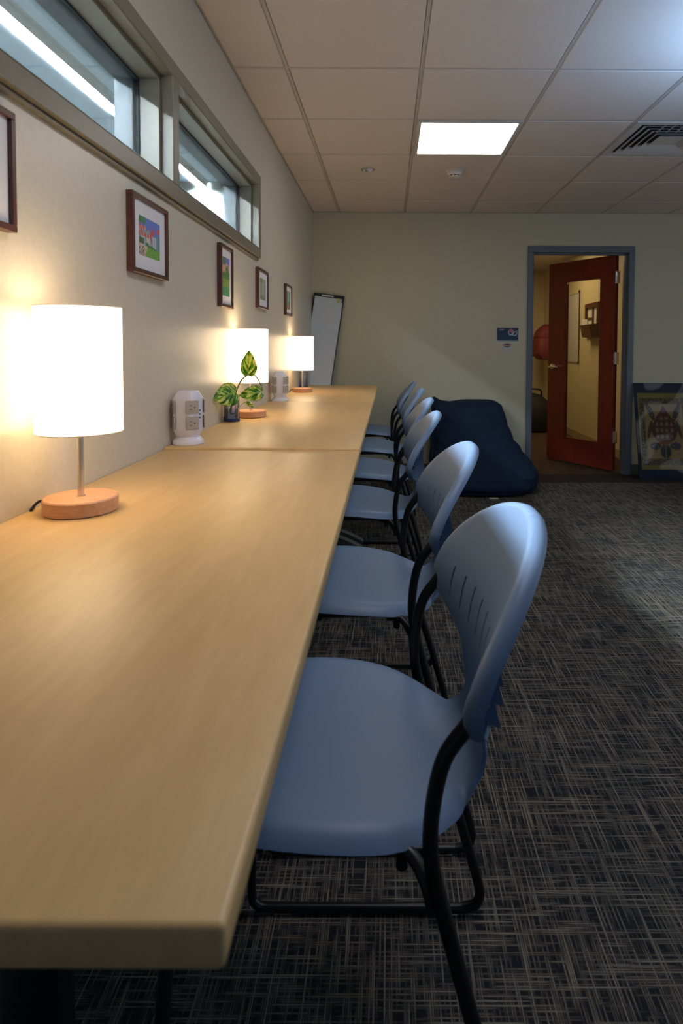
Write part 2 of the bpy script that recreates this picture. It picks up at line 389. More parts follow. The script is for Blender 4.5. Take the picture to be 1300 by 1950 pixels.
# ------------------------------------------------------------------ clerestory windows
FX = -.690
def casing(m, y0, y1, z0, z1):
    pass
m = MB(); CW = .048
cy0, cy1, cz0, cz1 = W1[0]-CW, W2[1]+CW, WZ0-CW, WZ1+CW
m.box((XW-.0005, cy0, cz0), (FX, cy1, WZ0), .002, 1); m.box((XW-.0005, cy0, WZ1), (FX, cy1, cz1), .002, 1)
m.box((XW-.0005, cy0, WZ0), (FX, W1[0], WZ1), .002, 1); m.box((XW-.0005, W2[1], WZ0), (FX, cy1, WZ1), .002, 1)
m.box((XW-.0005, W1[1], WZ0), (FX, W2[0], WZ1), .002, 1)
m.box((XW-.0005, cy0, cz0-.012), (FX-.012, cy1, cz0), .003, 1)     # small bead under the casing
struct(m.build('trim_3', 'trim'))
def window(n, y0, y1):
    e = bpy.data.objects.new('window_%d' % n, None); COL.objects.link(e); e.location = (0, 0, 0); struct(e)
    m = MB(); t = .010; XO = XW-WT-.01
    # jamb liner, thin near the room, with a stop step further in
    for (xa, xb, tt) in ((-.729, FX-.001, .004), (-.800, -.729, .020)):
        m.box((xa, y0, WZ0), (xb, y1, WZ0+tt), .001, 1); m.box((xa, y0, WZ1-tt), (xb, y1, WZ1), .001, 1)
        m.box((xa, y0, WZ0+tt), (xb, y0+tt, WZ1-tt), .001, 1); m.box((xa, y1-tt, WZ0+tt), (xb, y1, WZ1-tt), .001, 1)
    m.build('frame', 'trim', e)
    m = MB(); xa, xb, tt = XO, -.8005, .021
    m.box((xa, y0, WZ0), (xb, y1, WZ0+tt), .001, 1); m.box((xa, y0, WZ1-tt), (xb, y1, WZ1), .001, 1)
    m.box((xa, y0, WZ0+tt), (xb, y0+tt, WZ1-tt), .001, 1); m.box((xa, y1-tt, WZ0+tt), (xb, y1, WZ1-tt), .001, 1)
    m.build('outer_frame', 'alu', e)
    q = .020; m = MB()
    for (a, b, c, d) in ((y0+q, y1-q, WZ0+q, WZ0+q+.006), (y0+q, y1-q, WZ1-q-.006, WZ1-q), (y0+q, y0+q+.005, WZ0+q+.006, WZ1-q-.006), (y1-q-.005, y1-q, WZ0+q+.006, WZ1-q-.006)):
        m.box((-.799, a, c), (-.791, b, d))
    m.build('gasket', 'gasket', e, smooth=False)
    m = MB()
    for (a, b, c, d) in ((y0+q, y1-q, WZ0+q, WZ0+q+.02), (y0+q, y1-q, WZ1-q-.012, WZ1-q), (y1-q-.022, y1-q, WZ0+q+.02, WZ1-q-.012), (y0+q, y0+q+.022, WZ0+q+.02, WZ1-q-.012)):
        m.box((-.822, a, c), (-.802, b, d), .002, 1)
    for z in (WZ0+.05, WZ1-.07): m.lathe([(.005, 0), (.004, .003)], 10, (0, 0, 0), Matrix.Translation((-.802, y1-q-.011, z)) @ Matrix.Rotation(PI/2, 4, 'Y'))
    m.build('outer_bead', 'alu', e)
    MB().box((-.797, y0+q, WZ0+q), (-.792, y1-q, WZ1-q)).build('pane', 'glass', e, smooth=False)
window(1, *W1); window(2, *W2)

# neighbouring room seen through the clerestory windows
NX = XW-WT; NL = -3.6; NY0, NY1 = -2.2, 4.66
struct(MB().box((NL, NY0, -.1), (NX, NY1, 0)).build('floor_neighbour', 'office_carpet', smooth=False))
m = MB()
yy = [NY0]+[y for y in ys[1:-1] if NY0+.05 < y < NY1-.02]+[NY1]
xx = [NX, -1.12, -1.73, -2.34, -2.95, NL]
for a, b in zip(xx, xx[1:]):
    for c, d in zip(yy, yy[1:]): m.box((b+.006, c+.006, H), (a-.006, d-.006, H+.012), .002, 1)
m.box((NL, NY0, H+.012), (NX, NY1, H+.05))
struct(m.build('ceiling_neighbour', 'neigh_tile', smooth=False))
struct(MB().box((NL-.1, NY0, 0), (NL, NY1, H)).build('wall_neighbour_left', 'neigh_wall', smooth=False))
struct(MB().box((NL, NY1, 0), (NX, NY1+.1, H)).build('wall_neighbour_back', 'neigh_wall', smooth=False))
struct(MB().box((NL, NY0-.1, 0), (NX, NY0, H)).build('wall_neighbour_front', 'neigh_wall', smooth=False))
lt = thing('strip_light', 'long white fluorescent ceiling strip seen through the high windows', 'ceiling light', (-1.42, 1.4, H))
m = MB()
for a_, b_ in (((-.045, -3.2, -.018), (.045, 3.24, 0)), ((-.036, -3.2, -.050), (-.030, 3.24, -.018)), ((.030, -3.2, -.050), (.036, 3.24, -.018))): m.box(a_, b_)
m.build('housing', 'neigh_wall', lt, smooth=False)
MB().box((-.029, -3.18, -.044), (.029, 3.22, -.0185)).build('diffuser', 'tube', lt)

# ------------------------------------------------------------------ doorway, door and the small office behind
m = MB(); fw = .05; FY = YB-.016
m.box((DX0-.039, FY, 0), (DX0+.011, YB, DZ-.012), .003, 1); m.box((DX1-.011, FY, 0), (DX1+.04, YB, DZ-.012), .003, 1)
m.box((DX0-.039, FY, DZ-.012), (DX1+.04, YB, DZ+.05), .003, 1)
m.box((DX0, YB, 0), (DX0+.011, YB+BT+.01, DZ-.012), .001, 1); m.box((DX1-.011, YB, 0), (DX1, YB+BT+.01, DZ-.012), .001, 1)
m.box((DX0, YB, DZ-.012), (DX1, YB+BT+.01, DZ), .001, 1)
m.box((DX0+.011, YB+.03, 0), (DX0+.026, YB+.075, DZ-.027), .001, 1); m.box((DX1-.026, YB+.03, 0), (DX1-.011, YB+.075, DZ-.027), .001, 1)
m.box((DX0+.011, YB+.03, DZ-.027), (DX1-.011, YB+.075, DZ-.012), .001, 1)
struct(m.build('trim_4', 'frameblue'))
# the door leaf, local x from hinge to free edge, y thickness
dr = bpy.data.objects.new('door_1', None); COL.objects.link(dr); struct(dr)
dr.location = (2.178, YB+.135, .012); dr.rotation_euler = (0, 0, math.atan2(.848, -.53))
DW, DH = .84, 2.075; th = .022
m = MB()
m.box((0, -th, 0), (.165, th, DH), .0015, 1); m.box((.62, -th, 0), (DW, th, DH), .0015, 1)
m.box((.165, -th, 0), (.62, th, .243), .0015, 1); m.box((.165, -th, 1.878), (.62, th, DH), .0015, 1)
m.build('leaf', 'doorwood', dr)
m = MB()
for (a, b, c, d) in ((.165, .62, .243, .255), (.165, .62, 1.866, 1.878), (.165, .177, .255, 1.866), (.608, .62, .255, 1.866)):
    m.box((a, -th-.004, c), (b, th+.004, d), .002, 1)
m.build('glazing_bead', 'doorwood', dr)
MB().box((.177, -.003, .255), (.608, .003, 1.866)).build('pane', 'doorglass', dr, smooth=False)
hd = MB()
for s in (-1, 1):
    Mx = Matrix.Translation((.775, s*th, .985)) @ Matrix.Rotation(-s*PI/2, 4, 'X')
    hd.lathe([(.033, 0), (.033, .006), (.026, .012), (.012, .014), (.010, .045), (.012, .055), (.0, .057)], 24, (0, 0, 0), Mx, capt=False)
    hd.tube([(.775, s*(th+.045), .985), (.74, s*(th+.05), .985), (.66, s*(th+.047), .983)], .0095, 10, smooth=4)
hd.build('handle', 'steel', dr)
for i, z in enumerate((.27, 1.03, 1.80)):
    m = MB(); m.tube([(-.008, th+.003, z), (-.008, th+.003, z+.115)], .0085, 10); m.box((-.045, th-.006, z), (-.006, th+.001, z+.115)); m.box((-.0025, -th+.002, z), (-.0002, th, z+.115)); m.build('hinge', 'chrome', dr)
struct(MB().box((2.2455, YB+BT+.011, 0), (2.285, YB+BT+.03, 2.09), .002, 1).build('trim_5', 'orange'))  # jamb strip, its orange stands in for light from the office
# office shell
OX0, OX1, OY0, OY1 = .2, 2.5, YB+BT, 9.78
struct(MB().box((OX0, YB, -.1), (OX1, OY1, -.0005)).build('floor_office', 'office_carpet', smooth=False))
m = MB(); ox = [OX0+.61*i for i in range(4)]+[OX1]; oy = [OY0+.61*i for i in range(7)]+[OY1]
for a, b in zip(ox, ox[1:]):
    for c, d in zip(oy, oy[1:]): m.box((a+.006, c+.006, H), (b-.006, d-.006, H+.012), .002, 1)
m.box((OX0, OY0, H+.012), (OX1, OY1, H+.05)); struct(m.build('ceiling_office', 'tile', smooth=False))
struct(MB().box((OX1, OY0, 0), (OX1+.1, OY1, H)).build('wall_office_right', 'office_wall', smooth=False))
struct(MB().box((OX0-.1, OY0, 0), (OX0, OY1, H)).build('wall_office_left', 'office_wall', smooth=False))
struct(MB().box((OX0-.1, OY1, 0), (OX1+.1, OY1+.1, H)).build('wall_office_back', 'office_wall', smooth=False))
bboard((OX1-.008, OY0, 0), (OX1, OY1-.01, .10), 'baseboard_office_right', 'base_tan'); bboard((OX0, OY1-.008, 0), (OX1-.01, OY1, .10), 'baseboard_office_back', 'base_tan')
# things in the office
bp = thing('backpack', 'red backpack hanging on the office wall, seen through the doorway', 'backpack', (2.38, 9.15, 1.02))
rings = []
for z, a, b, dx in ((0, .06, .14, 0), (.015, .10, .19, 0), (.08, .13, .215, -.02), (.24, .135, .22, -.02), (.31, .13, .205, -.01), (.325, .122, .198, -.008), (.34, .13, .20, -.01), (.43, .115, .18, 0), (.50, .07, .12, .02), (.535, .03, .06, .03)):
    rings.append([(dx-.03+a*math.copysign(abs(math.cos(t))**.5, math.cos(t))*(1+.14*noise.noise(Vector((t*3, z*14, 1)))), b*math.copysign(abs(math.sin(t))**.5, math.sin(t))*(1+.08*noise.noise(Vector((t*2, z*11, 6)))), z) for t in [2*PI*k/40 for k in range(40)]])
MB().loft(rings).build('bag_body', 'redbag', bp)
MB().box((-.19, -.13, .05), (-.13, .13, .24), .025, 3).build('front_pocket', 'redbag', bp)
MB().tube([(.05, -.03, .51), (.06, -.02, .60), (.06, .02, .60), (.05, .03, .51)], .008, 8, smooth=5).build('top_loop', 'redbag', bp)
MB().tube([(.09, -.09, .48), (.105, -.10, .25), (.09, -.12, .03)], .012, 8, smooth=5).build('shoulder_strap', 'blackbag', bp)
bb = thing('duffel_bag', 'black bag slumped on the office floor beyond the door', 'bag', (2.06, 8.75, 0))
rings = []
for i, (z, a, b) in enumerate(((0, .22, .24), (.02, .26, .28), (.15, .28, .30), (.32, .27, .29), (.45, .22, .24), (.52, .14, .16), (.545, .05, .06))):
    rings.append([(a*math.copysign(abs(math.cos(t))**.75, math.cos(t))*(1+.10*noise.noise(Vector((t*2, z*6, 3)))), b*math.copysign(abs(math.sin(t))**.75, math.sin(t)), z) for t in [2*PI*k/36 for k in range(36)]])
MB().loft(rings).build('bag_body', 'blackbag', bb)
MB().tube([(-.12, -.12, .48), (-.10, -.16, .60), (.10, -.16, .60), (.12, -.12, .48)], .012, 8, smooth=5).build('handle', 'blackbag', bb)
po = thing('wall_chart', 'white paper chart hanging on the office wall, seen through the door glass', 'poster', (OX1-.003, 8.2, 1.0))
def chart(u, v):
    if u < .02 or v < .01 or v > .99: return (.35, .30, .22)
    k = noise.noise(Vector((u*14, v*30, 5)))
    return (.60, .57, .58) if k < .25 else (.52, .50, .53)
painted('sheet', ((-.008, .40, 0), (0, -.66, 0), (0, 0, .93)), 40, 60, chart, po, thick=.005)
MB().box((-.014, -.275, -.01), (-.008, -.262, .94), .002, 1).build('edge_rail', 'cherry', po)
for z in (-.012, .925): MB().box((-.018, -.285, z), (-.006, -.25, z+.03), .003, 1).build('corner_clip', 'black', po)
sh = thing('wall_organizer', 'dark wooden wall organizer with small mirror and letter box on the office wall', 'organizer', (OX1-.002, 7.4, 1.33))
m = MB()
for a, b in (((-.03, -.24, 0), (0, -.19, .42)), ((-.03, .19, 0), (0, .24, .42)), ((-.03, -.19, .36), (0, .19, .42)), ((-.03, -.19, 0), (0, .19, .13)), ((-.02, -.04, .13), (0, .0, .36)), ((-.02, .0, .22), (0, .19, .245))): m.box(a, b, .003, 1)
m.build('frame', 'cherry', sh)
MB().box((-.006, -.19, .13), (-.002, .19, .36)).build('mirror', 'mat_board', sh)
m = MB(); m.loft([[(-.031, -.235, 0), (-.10, -.235, 0), (-.10, .10, 0), (-.031, .10, 0)], [(-.031, -.235, .16), (-.135, -.235, .15), (-.135, .10, .15), (-.031, .10, .16)]]); m.build('letter_box', 'cherry', sh, smooth=False)
m = MB(); m.box((-.115, -.12, .12), (-.105, .08, .215), .001, 1); m.build('letter', 'mat_board', sh)

# ------------------------------------------------------------------ sign and sticker by the door
sg = thing('door_sign', 'dark blue room sign with logo on the back wall left of the doorway', 'sign', (1.111, YB-.004, 1.318))
def sgn(u, v):
    x, y = u*.2, v*.127
    c = (.022, .04, .062) if v > .12 else (.020, .035, .065)
    if v < .075: return (.30, .36, .40)
    # logo at the top right: bowl outline, red cap and white swirl
    dx, dy = (u-.655)/.13, (v-.70)/.24
    r = math.hypot(dx, dy)
    if r < 1 and dy > -.1: c = (.42, .12, .14) if dy < .75 else (.4, .25, .28)
    if .80 < r < 1.12 and dy < .35: c = (.42, .47, .55)
    dx2, dy2 = (u-.82)/.12, (v-.62)/.20; r2 = math.hypot(dx2, dy2)
    if .72 < r2 < 1.12 and dy2 < .1: c = (.42, .47, .55)
    if abs(v-.70-(u-.85)*.5) < .045 and .80 < u < .97: c = (.30, .33, .38)
    return c
painted('plate', ((-.1, 0, -.064), (.2, 0, 0), (0, 0, .127)), 60, 40, sgn, sg, 'print', thick=.0035)
def text(s, loc, size, parent, name='lettering', mt='text', rot=(PI/2, 0, 0)):
    cu = bpy.data.curves.new(name, 'FONT'); cu.body = s; cu.size = size; cu.extrude = .0003
    o = bpy.data.objects.new(name, cu); COL.objects.link(o)
    bpy.context.view_layer.update()
    me = bpy.data.meshes.new_from_object(o.evaluated_get(bpy.context.evaluated_depsgraph_get()))
    bpy.data.objects.remove(o); me.materials.clear(); me.materials.append(MT[mt])
    o = bpy.data.objects.new(name, me); COL.objects.link(o); o.location = loc; o.rotation_euler = rot; o.parent = parent; return o
text('OESP', (-.082, -.0006, .037), .021, sg)
st = thing('door_sticker', 'small white sticker with a rainbow oval just below the blue room sign', 'sticker', (1.108, YB-.002, 1.203))
def stk(u, v):
    c = (.50, .50, .50)
    dx, dy = (u-.5)/.34, (v-.66)/.21; r = math.hypot(dx, dy)
    if r < 1:
        c = (.20, .03, .02) if dy > .35 else (.50, .22, .06) if dy > .0 else (.48, .42, .25) if dy > -.25 else (.05, .14, .05) if dx > 0.1 else (.06, .07, .15)
        if -.1 < dy < .55 and abs(math.sin(dx*5)) > .75: c = (.55, .36, .16)
    elif r < 1.35 and dy > .2 and int(math.atan2(dy, dx)*9) % 2: c = (.12, .12, .13)
    for k in (-.29, 0, .29):
        q = math.hypot((u-.5-k)/.10, (v-.22)/.11)
        if .6 < q < 1: c = (.33, .34, .37)
    return c
painted('sheet', ((-.052, 0, -.045), (.104, 0, 0), (0, 0, .086)), 44, 40, stk, st, 'print', thick=.0015)

# ------------------------------------------------------------------ tables
def table(label, y0, y1, ztop, legs):
    t = thing('folding_table', label, 'table', (0, 0, 0), 0, 'row of maple-topped tables along the left wall')
    t.location = (-.40, (y0+y1)/2, 0)
    L = (y1-y0)/2; x0, x1 = XW+.001+.40, -.091+.40; z = ztop
    MB().box((x0, -L, z-.028), (x1, L, z), .0045, 3).build('tabletop', 'maple', t)
    for s in legs:
        y = s*(L-.06) if s > 0 else s*(L-.34 if y0 < .5 else L-.06)
        m = MB(); m.box((-.035, y-.02, .06), (.035, y+.02, z-.06), .008, 2); m.build('leg', 'black', t)
        m = MB(); rows = []
        for i in range(21):
            u = i/20; x = -.25+.50*u; q = 1-abs(2*u-1)**1.7; zt = .022+.085*q; zb = max(0.0, zt-.030)
            rows.append([(x, y-.028, zb), (x, y+.028, zb), (x, y+.028, zt), (x, y-.028, zt)])
        m.loft(rows).build('foot', 'footgrey', t)
        MB().box((-.24, y-.025, z-.062), (.24, y+.025, z-.0285), .004, 1).build('top_bracket', 'black', t)
    MB().box((-.02, -L+.30, z-.06), (.02, L-.08, z-.03), .003, 1).build('stretcher', 'black', t)
    return t
TZ = .861
table('long maple-topped table nearest the camera, with the first lamp on it', .328, 1.905, TZ, (-1, 1))
table('middle maple-topped table holding the leafy vase and the second lamp', 1.909, 3.553, TZ+.006, (-1, 1))
table('farthest maple-topped table, ending in front of the leaning whiteboard', 3.557, 5.20, TZ+.004, (-1, 1))
Z1, Z2, Z3 = TZ, TZ+.006, TZ+.004

# ------------------------------------------------------------------ table lamps
def make_lamp():
    t = thing('table_lamp', '', 'lamp', (0, 0, 0), 0, 'lit table lamps along the wall')
    MB().lathe([(.064, 0), (.0685, .002), (.0685, .027), (.066, .0295), (.0, .0295)], 64, capt=False).build('base', 'beech', t)
    MB().lathe([(.0085, .029), (.0085, .0305), (.0062, .031), (.0062, .20)], 24).build('pole', 'steel', t)
    MB().lathe([(.011, .20), (.013, .205), (.013, .235), (.010, .24)], 24).build('bulb_socket', 'white_plastic', t)
    MB().lathe([(.010, .24), (.016, .255), (.026, .28), (.027, .295), (.020, .312), (.004, .32)], 24).build('bulb', 'bulb', t)
    r = .0785; m = MB()
    m.lathe([(r-.002, .158), (r+.0005, .157), (r, .159), (r, .402), (r+.0005, .404), (r-.002, .403)], 72, capb=False, capt=False)
    m.lathe([(r-.002, .403), (r-.002, .158)], 72, capb=False, capt=False, mi=1)
    bmesh.ops.remove_doubles(m.bm, verts=m.bm.verts, dist=1e-5)
    sd = m.build('lamp_shade', ['shade', 'shade_lining'], t, ang=60)
    m = MB(); m.tube([(r*math.cos(a), r*math.sin(a), .403) for a in [2*PI*k/60 for k in range(61)]], .0012, 6); m.build('hem', 'shadeband', sd)
    m = MB(); m.tube([(r*math.cos(a), r*math.sin(a), .158) for a in [2*PI*k/60 for k in range(61)]], .0012, 6); m.build('hem', 'shadeband', sd)
    m = MB()
    for k in range(3):
        a = 2*PI*k/3; m.tube([(.013*math.cos(a), .013*math.sin(a), .232), ((r-.002)*math.cos(a), (r-.002)*math.sin(a), .232)], .0012, 6)
    m.build('spider', 'steel', sd)
    m = MB(); m.tube([(-.062, .004, .012), (-.072, .003, .018), (-.084, .0, .017), (-.092, -.006, .008), (-.094, -.010, .0022), (-.1, .01, .0022)], .0028, 8, smooth=5); m.build('cord', 'black', t)
    l = bpy.data.lights.new('lamp_glow', 'POINT'); l.energy = .6; l.color = (1, .82, .60); l.shadow_soft_size = .03
    lo = bpy.data.objects.new('lamp_glow', l); COL.objects.link(lo); lo.location = (0, 0, .345); lo.parent = t
    return t
lamp = make_lamp()
spots = [((-.610, 1.19, Z1), 'largest lit drum-shade lamp, on the nearest table beside the wall'),
         ((-.634, 2.775, Z2), 'lit drum-shade lamp standing behind the leafy blue glass vase'),
         ((-.624, 4.37, Z3), 'smallest, farthest lit drum-shade lamp, near the leaning whiteboard')]
for i, (p, lb) in enumerate(spots):
    o = lamp if i == 0 else dup(lamp)
    o.location = p; o['label'] = lb
    o.rotation_euler[2] = (0, .35, .2)[i]

# ------------------------------------------------------------------ power outlet towers
def make_tower():
    t = thing('power_tower', '', 'power strip', (0, 0, 0), 0, 'white outlet towers on the tables')
    m = MB(); m.lathe([(.056, 0), (.0585, .003), (.0582, .009), (.054, .015), (.046, .021), (.043, .024), (.043, .028)], 56); m.build('base', 'white_plastic', t)
    # chamfered body: rounded octagon, wide faces on the axes
    def sect(h, s, rr):
        pts = []
        n = 96
        for k in range(n):
            a = 2*PI*k/n; ca, sa = abs(math.cos(a)), abs(math.sin(a))
            r = 1/((ca**7+sa**7)**(1/7)); rd = 1.17/((ca+sa)) if True else 9
            r = (r**-8+rd**-8)**(-1/8)
            pts.append((s*r*math.cos(a), s*r*math.sin(a), h))
        return pts
    prof = [(.024, .042), (.028, .045), (.034, .050), (.042, .0545), (.048, .0575), (.054, .0585), (.146, .0585), (.152, .0565), (.160, .0515), (.168, .0455), (.173, .0415), (.1755, .039), (.1765, .034), (.1768, .015)]
    m = MB(); m.loft([sect(h, s, 0) for h, s in prof]); m.build('body', 'white_plastic', t, ang=50)
    for q in range(4):
        Rm = Matrix.Rotation(q*PI/2, 4, 'Z')
        for z in (.0725, .1245):
            m = MB(); m.box((.0550, -.0228, z-.0212), (.0574, .0228, z+.0212), .003, 3, M=None)
            bmesh.ops.transform(m.bm, matrix=Rm, verts=m.bm.verts); pl = m.build('outlet', 'grey_plastic', t)
            m = MB()
            for a, b in (((.0573, -.0095, z-.0075), (.0578, -.001, z-.0058)), ((.0573, -.009, z+.0048), (.0578, -.002, z+.0065))): m.box(a, b)
            m.lathe([(.0024, 0), (.0022, .0005)], 10, (0, 0, 0), Matrix.Translation((.0573, .0095, z-.0005)) @ Matrix.Rotation(PI/2, 4, 'Y'))
            bmesh.ops.transform(m.bm, matrix=Rm, verts=m.bm.verts); m.build('socket_slots', 'slot', pl, smooth=False)
    Rm = Matrix.Rotation(PI/4, 4, 'Z')
    for z in (.088, .100, .112):
        m = MB(); m.box((.0475, -.0045, z-.0025), (.0492, .0045, z+.0025)); bmesh.ops.transform(m.bm, matrix=Rm, verts=m.bm.verts); m.build('usb_port', 'usb', t, smooth=False)
    m = MB(); m.box((.0475, -.0015, .0755), (.0492, .0015, .0775)); bmesh.ops.transform(m.bm, matrix=Rm, verts=m.bm.verts); m.build('indicator', 'usb', t, smooth=False)
    m = MB(); m.tube([(-.046, .0, .020), (-.058, .0, .016), (-.062, -.006, .004), (-.0615, -.02, .0026)], .0024, 8, smooth=5); m.build('cord', 'white_plastic', t)
    return t
tw = make_tower()
def face_dir(p): return math.atan2(-p[1], -p[0])    # direction from the tower back toward the viewer side
p1 = (-.662, 1.990, Z2); tw.location = p1; tw.scale = (.87, .87, 1); tw.rotation_euler[2] = face_dir(p1)+math.radians(14); tw['label'] = 'larger white outlet tower, on the table joint just beyond the nearest lamp'
for ch in kids(tw):
    pass
p2 = (-.652, 3.615, Z3)
t2 = dup(tw); t2.location = p2; t2.rotation_euler[2] = face_dir(p2)+math.radians(45); t2['label'] = 'smaller white outlet tower between the second and third lamps'

# ------------------------------------------------------------------ vases and the pothos cutting
def make_vase(h=.098, r=.0315):
    m = MB()
    m.lathe([(r-.001, .0), (r+.0022, .002), (r+.0022, .0185), (r, .0215), (r, h-.001), (r-.0008, h), (r-.0028, h-.002), (r-.0028, .013), (.004, .012)], 120, capt=False, rib=.0007, nr=24)
    return m
t = thing('glass_vase', 'blue ribbed glass vase with three variegated leaves, in front of the second lamp', 'vase', (-.677, 2.60, Z2), 0, 'blue ribbed glass vases')
make_vase().build('vessel', 'vase', t)
MB().lathe([(.0285, .012), (.0285, .0121), (.0285, .055), (.0, .055)], 40, capt=False).build('water', 'water', t)
MB().lathe([(.031, .0004), (.032, .002), (.032, .010), (.028, .0115), (0, .0115)], 40, capt=False).build('foot', 'vasebase', t)
t = thing('glass_vase', 'dark blue glass vase mostly hidden behind the farthest lamp pole', 'vase', (-.672, 4.77, Z3), 0, 'blue ribbed glass vases')
make_vase(.13, .033).build('vessel', 'vase', t)
MB().lathe([(.031, .0004), (.033, .002), (.033, .010), (.028, .0115), (0, .0115)], 40, capt=False).build('foot', 'vasebase', t)

leafm = mat('variegated_leaf', (.1, .3, .02), .32, spec=.5)
n, l, b = nodes(leafm)
ca = n.new('ShaderNodeVertexColor'); ca.layer_name = 'paint'; l.new(ca.outputs[0], b.inputs['Base Color'])
# light shines through the thin leaf
tr = n.new('ShaderNodeBsdfTranslucent'); ms = n.new('ShaderNodeMixShader'); ms.inputs[0].default_value = .35
out = [q for q in n if q.type == 'OUTPUT_MATERIAL'][0]
l.new(ca.outputs[0], tr.inputs[0]); l.new(b.outputs[0], ms.inputs[1]); l.new(tr.outputs[0], ms.inputs[2]); l.new(ms.outputs[0], out.inputs[0])
MT['leaf'] = leafm; MT['stem'] = mat('green_brown_stem', (.20, .26, .05), .5)
def leaf(base, tip, width, normal, parent, fold=.25, droop=.10, lobe=.10, name='leaf'):
    base = Vector(base); tip = Vector(tip); d = tip-base; L = d.length; d.normalize()
    nrm = Vector(normal); nrm = (nrm-d*nrm.dot(d)).normalized(); sd = d.cross(nrm)
    rows = []; N = 64; K = 22; seed = base.x*50+tip.z*31
    for i in range(N+1):
        u = i/N
        # heart outline: lobes behind the petiole, pointed tip
        wv = width*.5*(math.sin(PI*min(1, (u+.02)**.62))**.8)*(1.0 if u < .8 else 1.0)
        wv = max(wv, .0004)
        row = []
        for k in range(-K, K+1):
            s = k/K; x = u*L - lobe*L*(abs(s)**1.5)*(1-u)**2
            h = -fold*abs(s)**1.3*wv*.7 - droop*L*(u-.35)**2 + .002*math.sin(u*14)*abs(s)
            row.append(base+d*x+sd*(s*wv)+nrm*h)
        rows.append(row)
    m = MB(); m.grid(rows); lay = m.bm.loops.layers.float_color.new('paint')
    m.bm.faces.ensure_lookup_table()
    def lc(u, s):
        a = u-.45*abs(s); g = noise.noise(Vector((a*7+(0 if s > 0 else 31), abs(s)*1.6, seed)))+.45*noise.noise(Vector((a*20, s*5, seed+4)))
        dk, md_, yl, cr_ = (.035, .17, .008), (.13, .40, .015), (.48, .66, .05), (.84, .86, .25)
        if abs(s) < .045: return yl
        if abs(s) > .95: return dk
        return dk if g < -.22 else md_ if g < .04 else yl if g < .20 else cr_
    for fi, f_ in enumerate(m.bm.faces):
        i_, k_ = divmod(fi, 2*K); c_ = lc((i_+.5)/N, (k_+.5-K)/K)
        for lp in f_.loops: lp[lay] = (*c_, 1)
    o = m.build(name, 'leaf', parent, origin=base)
    md = o.modifiers.new('s', 'SOLIDIFY'); md.thickness = .0006; apply_mods(o)
    return o
pl = thing('pothos_cutting', 'green and yellow variegated leafy cutting standing in the nearer blue glass vase', 'plant', (0, 0, 0))
pl.location = (-.677, 2.60, Z2); off = Vector(pl.location)
def rel(p): return Vector(p)-off
MB().tube([rel((-.682, 2.60, Z2+.03)), rel((-.675, 2.60, .94)), rel((-.652, 2.60, 1.01)), rel((-.636, 2.60, 1.043)), rel((-.610, 2.60, 1.066)), rel((-.585, 2.60, 1.072)), rel((-.564, 2.60, 1.050)), rel((-.546, 2.60, 1.012)), rel((-.545, 2.595, .998))], .0016, 8, smooth=5, rs=[.0026, .0028, .003, .0036, .0028, .0022, .0028, .0026, .0020]).build('stem', 'stem', pl)
MB().tube([rel((-.688, 2.595, Z2+.035)), rel((-.672, 2.59, .95)), rel((-.645, 2.54, 1.0))], .0020, 8, smooth=5).build('stem', 'stem', pl)
MB().tube([rel((-.672, 2.605, Z2+.03)), rel((-.655, 2.60, .92)), rel((-.62, 2.60, .95)), rel((-.60, 2.60, .952))], .0011, 8, smooth=5).build('stem', 'stem', pl)
leaf(rel((-.606, 2.60, 1.066)), rel((-.598, 2.585, 1.176)), .074, (-.1, -1, .25), pl, .2, .05, .05)
leaf(rel((-.642, 2.535, .998)), rel((-.711, 2.445, .972)), .100, (.74, -.62, .22), pl, .2, .08, .12)
leaf(rel((-.548, 2.595, .995)), rel((-.637, 2.56, .983)), .070, (.0, -1, .35), pl, .2, .12)
leaf(rel((-.612, 2.60, .953)), rel((-.579, 2.585, .931)), .022, (-.1, -1, .7), pl, .9, .2)

# ------------------------------------------------------------------ framed pictures on the left wall
def campus(u, v):
    k = noise.noise(Vector((u*9, v*9, 2)))*.5; g = noise.noise(Vector((u*30, v*30, 7)))
    c = (.16, .24, .60)
    if u < .3 and v > .82+.1*k: c = (.12, .25, .12)
    if v < .74-.10*u+(.05 if u < .3 else 0) and u < .62: c = (.55, .14, .12) if int(u*22+v*9) % 3 else (.66, .38, .34)
    if .16 < u < .50 and .60 < v < .68: c = (.30, .36, .36)
    if v < .50 and u < .55: c = (.60, .55, .45) if int(u*12) % 3 else (.25, .38, .50)
    if .55 < u < .70 and .62-.1 < v < .86-abs(u-.63)*2.2: c = (.62, .12, .12)
    if u >= .60 and v < .60: c = (.62, .60, .52) if int(u*20) % 2 else (.30, .42, .52)
    if u > .82 and .70 < v < .84: c = (.60, .12, .12)
    if u > .83 and v <= .66: c = (.16, .30, .34)
    if v < .42-.18*u+.06*k and u > .3: c = (.10, .24, .08)
    if v < .30-.10*u: c = (.62, .50, .38)
    if u < .22 and .30 < v < .46: c = (.10, .16, .08)
    if v < .26 and u > .28+.9*v*.5: c = (.15, .36, .06) if g > 0 else (.20, .44, .09)
    if u < .25 and v < .26 and abs(math.sin(u*60)+math.cos(v*55)) < .5: c = (.10, .07, .06)
    return c
